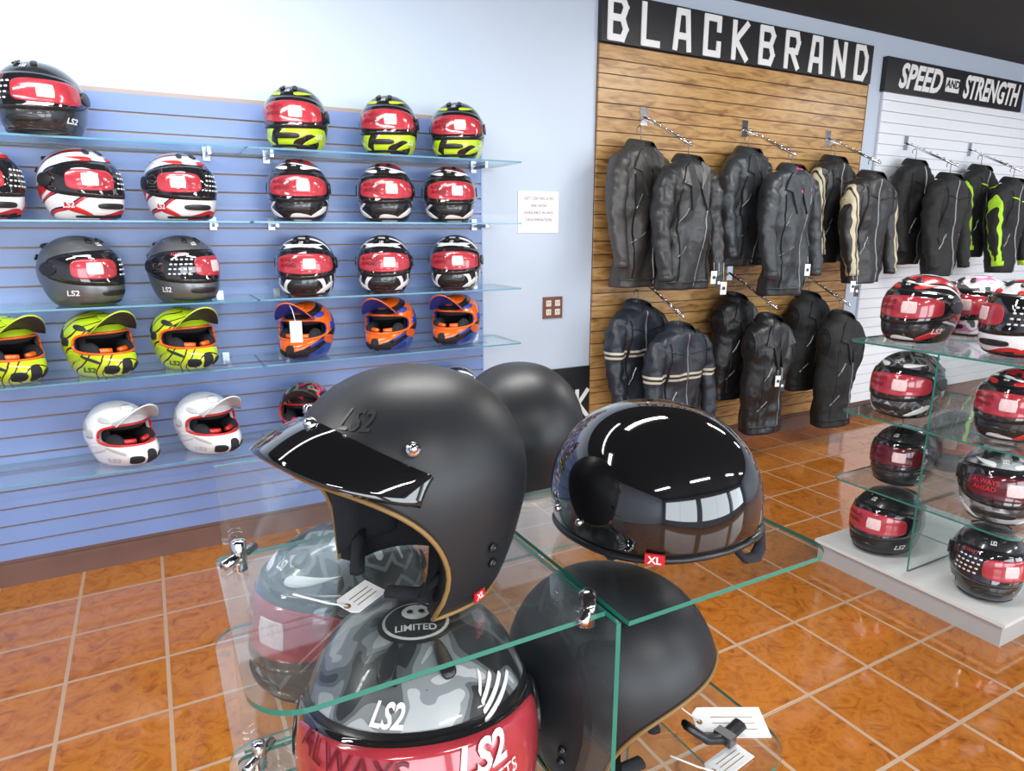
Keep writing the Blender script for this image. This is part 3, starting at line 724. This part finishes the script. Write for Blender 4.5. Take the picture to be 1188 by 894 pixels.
full((2.77,1.62,.10),-32,pm('satin_black',(.012,.012,.013),.3,coat=.3),scale=1.05)
full((2.77,1.21,.10),5,L_dark,scale=1.0,var='C')
full((2.80,1.23,.40),5,L_camo,WHITE,film=FILMD,scale=1.05,ft=RTXT)
full((2.84,1.63,.40),-20,L_dark,scale=.95,film=FILMD)
full((2.80,1.63,.71),-25,L_star,WHITE,scale=1.02)
full((2.84,1.23,.71),-25,L_blkwht,REDP,scale=1.0)
full((2.84,1.64,1.02),-30,L_blkwht,REDP,scale=1.05)
full((2.86,1.25,1.02),-35,L_redwht,REDP,scale=1.08,var='B')
full((3.21,1.62,1.02),-30,L_pink,WHITE,scale=1.0)
full((3.21,1.62,.40),-20,L_dark,scale=1.0)

# ------------------------------------------------------------------ foreground display
mb=MB()
T=.0055; Zt=1.08; Zl=.79; Zb=.50; Zk=.735
mb.slab(rrect(.035,.386,.507,.83,(.05,.0,.0,.01)),Zt-T,Zt,0,1)
mb.slab(rrect(.396,.722,.480,.83,(.0,.035,.05,.0)),Zt-T,Zt,0,1)
mb.slab(rrect(.035,.386,.507,.83,(.05,.0,.0,.01)),Zl-T,Zl,0,1)
mb.slab(rrect(.396,.70,.480,.83,(.0,.06,.05,.0)),Zl-T,Zl,0,1)
mb.slab(rrect(.035,.386,.842,1.25,(.0,.0,.0,.05)),Zk-T,Zk,0,1)
Z3=.970
mb.slab(rrect(.396,.82,.842,1.25,(.0,.0,.05,.0)),Z3-T,Z3,0,1)
mb.slab(rrect(.035,.82,.507,1.22,(.05,.05,.05,.05)),Zb-T,Zb,0,1)
mb.pane(.388,.394,.49,1.20,Zl+.0005,Zt-T-.001)
mb.pane(.388,.394,.50,1.20,Zb,Zl-T)
mb.pane(.045,.386,.833,.839,Zl+.0005,Zt+.115)
mb.pane(.396,.70,.833,.839,Zl+.0005,Zt-T)
mb.pane(.045,.70,.833,.839,.05,Zl-T-.001)
mb.pane(.388,.394,.52,1.20,.05,Zb-T)
mb.box(.02,.80,.50,1.22,0,.05,3)
for p in ((.062,.822,Zt),(.372,.520,Zt),(.376,.822,Zt),(.408,.826,Zt-.0),(.062,.822,Zl),(.372,.520,Zl),(.376,.822,Zl),(.41,.520,Zl),(.68,.822,Zl)):
    clip(mb,p,2,.009)
place('glass_cube_display',mb.mesh('cube_display'),[GLASS,EDGE,CHROME,pm('plinth',(.3,.3,.3),.5)])

OPM=[BLACKM,LINER,GOLD,CHROME,WHITE,REDT,pm('silver_logo',(.07,.07,.07),.3,metal=.5),BLACKG,BLACKP]
place('open_face_helmet',ME_OPEN,OPM,(.232,.672,Zt+.004),-74*D2R,.985)
place('open_face_helmet',ME_OPENP,OPM,(.485,.620,Zl+.004),34*D2R,1.0)
place('open_face_helmet',ME_OPENP,OPM,(.612,1.10,Z3+.004),160*D2R,1.0)
for ang in (-54,):
    a=ang*D2R; z=zbh(a)+.004; P=SH(a,z,.005); N=(SH(a,z,.02)-P).normalized(); u=Vector((0,0,1)).cross(N).normalized()
    mbh.obox(P,u*.011,N*.0015,Vector((0,0,.0065)),4)
    v,f=text_mesh('XL',.012,0,.03); mbh.add([P+N*.003+u*x+Vector((0,0,y)) for x,y,_ in v],f,5,False)
place('half_helmet',mbh.mesh('half'),[BLACKG,LINER,BLACKP,CHROME,REDT,WHITE],(.535,.612,Zt+.016),12*D2R,.98)

def camo_mesh():
    mb=MB(); S=FULL
    rows=[[S(j*2*math.pi/96,.001+.124*i/14) for j in range(96)] for i in range(15)]
    rows+=[[S(j*2*math.pi/96,.125+.137*math.sin(i/26*math.pi/2)) for j in range(96)] for i in range(1,27)]
    mb.grid(rows,0,True)
    patch(mb,S,-98,98,lambda s:.080+.022*s*s,lambda s:.210-.026*s*s,.0015,3,n=5,na=40)
    patch(mb,S,-93,93,lambda s:.087+.022*s*s,lambda s:.205-.027*s*s,.005,1,n=5,na=40,nz=14)
    patch(mb,S,-74,76,lambda s:.096+.010*s*s,lambda s:.201-.020*s*s,.0062,2,n=8,na=36,nz=12,skirt=.001)
    wtext(mb,S,'ALWAYS',-32,.180,.030,5,.0085,R=.115); wtext(mb,S,'AHEAD',-32,.150,.030,5,.0085)
    wtext(mb,S,'LS2',26,.180,.034,4,.0085,shear=.25,bold=.03,R=.115); wtext(mb,S,'HELMETS',28,.157,.017,4,.0085)
    wtext(mb,S,'LS2',-16,.219,.022,4,.0015,shear=.25,bold=.03,R=.10)
    for sg in (-1,1):
        patch(mb,S,sg*22-6,sg*22+6,.236,.254,.006,3,n=3,na=12,nz=5)
        patch(mb,S,sg*93-13,sg*93+13,.105,.150,.009,3,n=2,na=14)
    for k in range(4): patch(mb,S,34+k*1,66-k*7,lambda s,k=k:.206+k*.006+.006*s,lambda s,k=k:.210+k*.006+.006*s,.0015,4,n=8,na=12,nz=3,skirt=.0008)
    def onS(x,y,of):
        a=math.atan2(x,-y); lo_,hi_=.15,S.top; rho=math.hypot(x,y)
        for _ in range(20):
            mz=(lo_+hi_)/2; P=S(a,mz)
            if math.hypot(P.x,P.y)>rho: lo_=mz
            else: hi_=mz
        return Vector((x,y,lo_+of))
    for r0,mt,of in ((.040,3,.0010),(.035,4,.0016),(.032,3,.0022)):
        mb.grid([[onS(r0*i/6*math.cos(j*2*math.pi/28),-.02+r0*i/6*math.sin(j*2*math.pi/28)*.85,of) for j in range(28)] for i in range(7)],mt,True)
    flat_text(mb,'LIMITED',.012,lambda x,y:onS(x,-.036+y,.004),4,0,.02)
    mb.grid([[onS(.015*i/4*math.cos(j*2*math.pi/16),-.010+.013*i/4*math.sin(j*2*math.pi/16),.0032) for j in range(16)] for i in range(5)],4,True)
    for sg in (-1,1): mb.grid([[onS(sg*.006+.0035*i/2*math.cos(j*2*math.pi/10),-.011+.0035*i/2*math.sin(j*2*math.pi/10),.0044) for j in range(10)] for i in range(3)],3,True)
    return mb.mesh('camo')
place('full_face_helmet',camo_mesh(),[L_camo,VISOR,FILM,BLACKP,WHITE,pm('film_print_dark',(.14,.0,.01),.4)],(.222,.636,Zl+.001),-20*D2R,1.03)
full((.235,1.04,Zk),-62,L_star,WHITE,scale=.97)
def tag(name,loc,rz,tilt,w=.05,h=.026):
    mb=MB(); mb.slab([(-w,-h*.55),(-w*.8,-h),(w,-h),(w,h),(-w*.8,h),(-w,h*.55)],0,.0012,0,0); mb.tube([(-w*.85,0,.002),(-w*.85-.02,.01,.012),(-w*.85-.05,.03,.03)],.0012,1,6)
    mb.tube([(-w*.85,0,.0006),(-w*.85,0,.0018)],.004,2,12)
    for k in range(3): mb.box(-w*.5,w*.7,-h*.5+k*h*.4,-h*.5+k*h*.4+.001,.0012,.0015,2)
    place(name,mb.mesh('tag'),[PAPER,WHITE,GOLD],loc,rz,1,rx=tilt)
tag('price_tag',(.655,.565,Zl+.004),-28*D2R,.12)
tag('price_tag',(.600,.515,Zl+.003),8*D2R,.0,.035,.016)
tag('price_tag',(.165,.650,Zt+.004),35*D2R,.2,.026,.015)
mb=MB(); mb.tube([(0,0,.05),(.03,-.01,.02),(.06,-.02,.01),(.10,-.02,.012)],.006,0,8,sx=1.7); mb.box(.055,.070,-.033,-.007,.004,.018,1)
place('helmet_strap',mb.mesh('strap'),[BLACKP,METAL],(.555,.548,Zl+.002),.2)

# ------------------------------------------------------------------ lights
def area(name,loc,rot,sx,sy,p,col=(1,1,1)):
    l=bpy.data.lights.new(name,'AREA'); l.shape='RECTANGLE'; l.size=sx; l.size_y=sy; l.energy=p; l.color=col
    o=bpy.data.objects.new(name,l); COL.objects.link(o); o.location=loc; o.rotation_euler=rot; return o
for k,x in enumerate((-1.5,2.3,6.3)): area('window_daylight',(x,-3.9,1.5),(90*D2R,0,0),3.3,1.9,118,(.86,.94,1))
lampm,nt,b=new_mat('lamp_diffuser'); b.inputs['Emission Color'].default_value=(1,.98,.94,1); b.inputs['Emission Strength'].default_value=12
house=pm('lamp_housing',(.6,.6,.6),.4)
for x in (-1.6,.9,3.6,6.4):
    for y in (-1.6,1.55):
        mb=MB(); mb.box(x-.62,x+.62,y-.09,y+.09,2.80,2.839,0); mb.tube([(x-.58,y,2.785),(x+.58,y,2.785)],.022,1,12)
        place('ceiling_strip_lamp',mb.mesh('lamp'),[house,lampm])
        area('strip_lamp_light',(x,y,2.755),(0,0,0),1.2,.12,38 if x<6 else 30,(1,.98,.95))
area('slatwall_wash_light',(-.3,1.9,2.7),(38*D2R,0,0),1.6,.3,28,(.93,.97,1))
w=bpy.data.worlds.new('sky'); scene.world=w; w.use_nodes=True
w.node_tree.nodes['Background'].inputs[0].default_value=(.75,.87,1,1); w.node_tree.nodes['Background'].inputs[1].default_value=1.6

# ------------------------------------------------------------------ camera
cd=bpy.data.cameras.new('camera'); cd.sensor_width=36; cd.lens=772/1188*36; cd.clip_start=.02
cam=bpy.data.objects.new('camera',cd); COL.objects.link(cam); cam.location=(0,0,1.47); cam.rotation_euler=((90-13.05)*D2R,0,-28.4*D2R)
scene.camera=cam
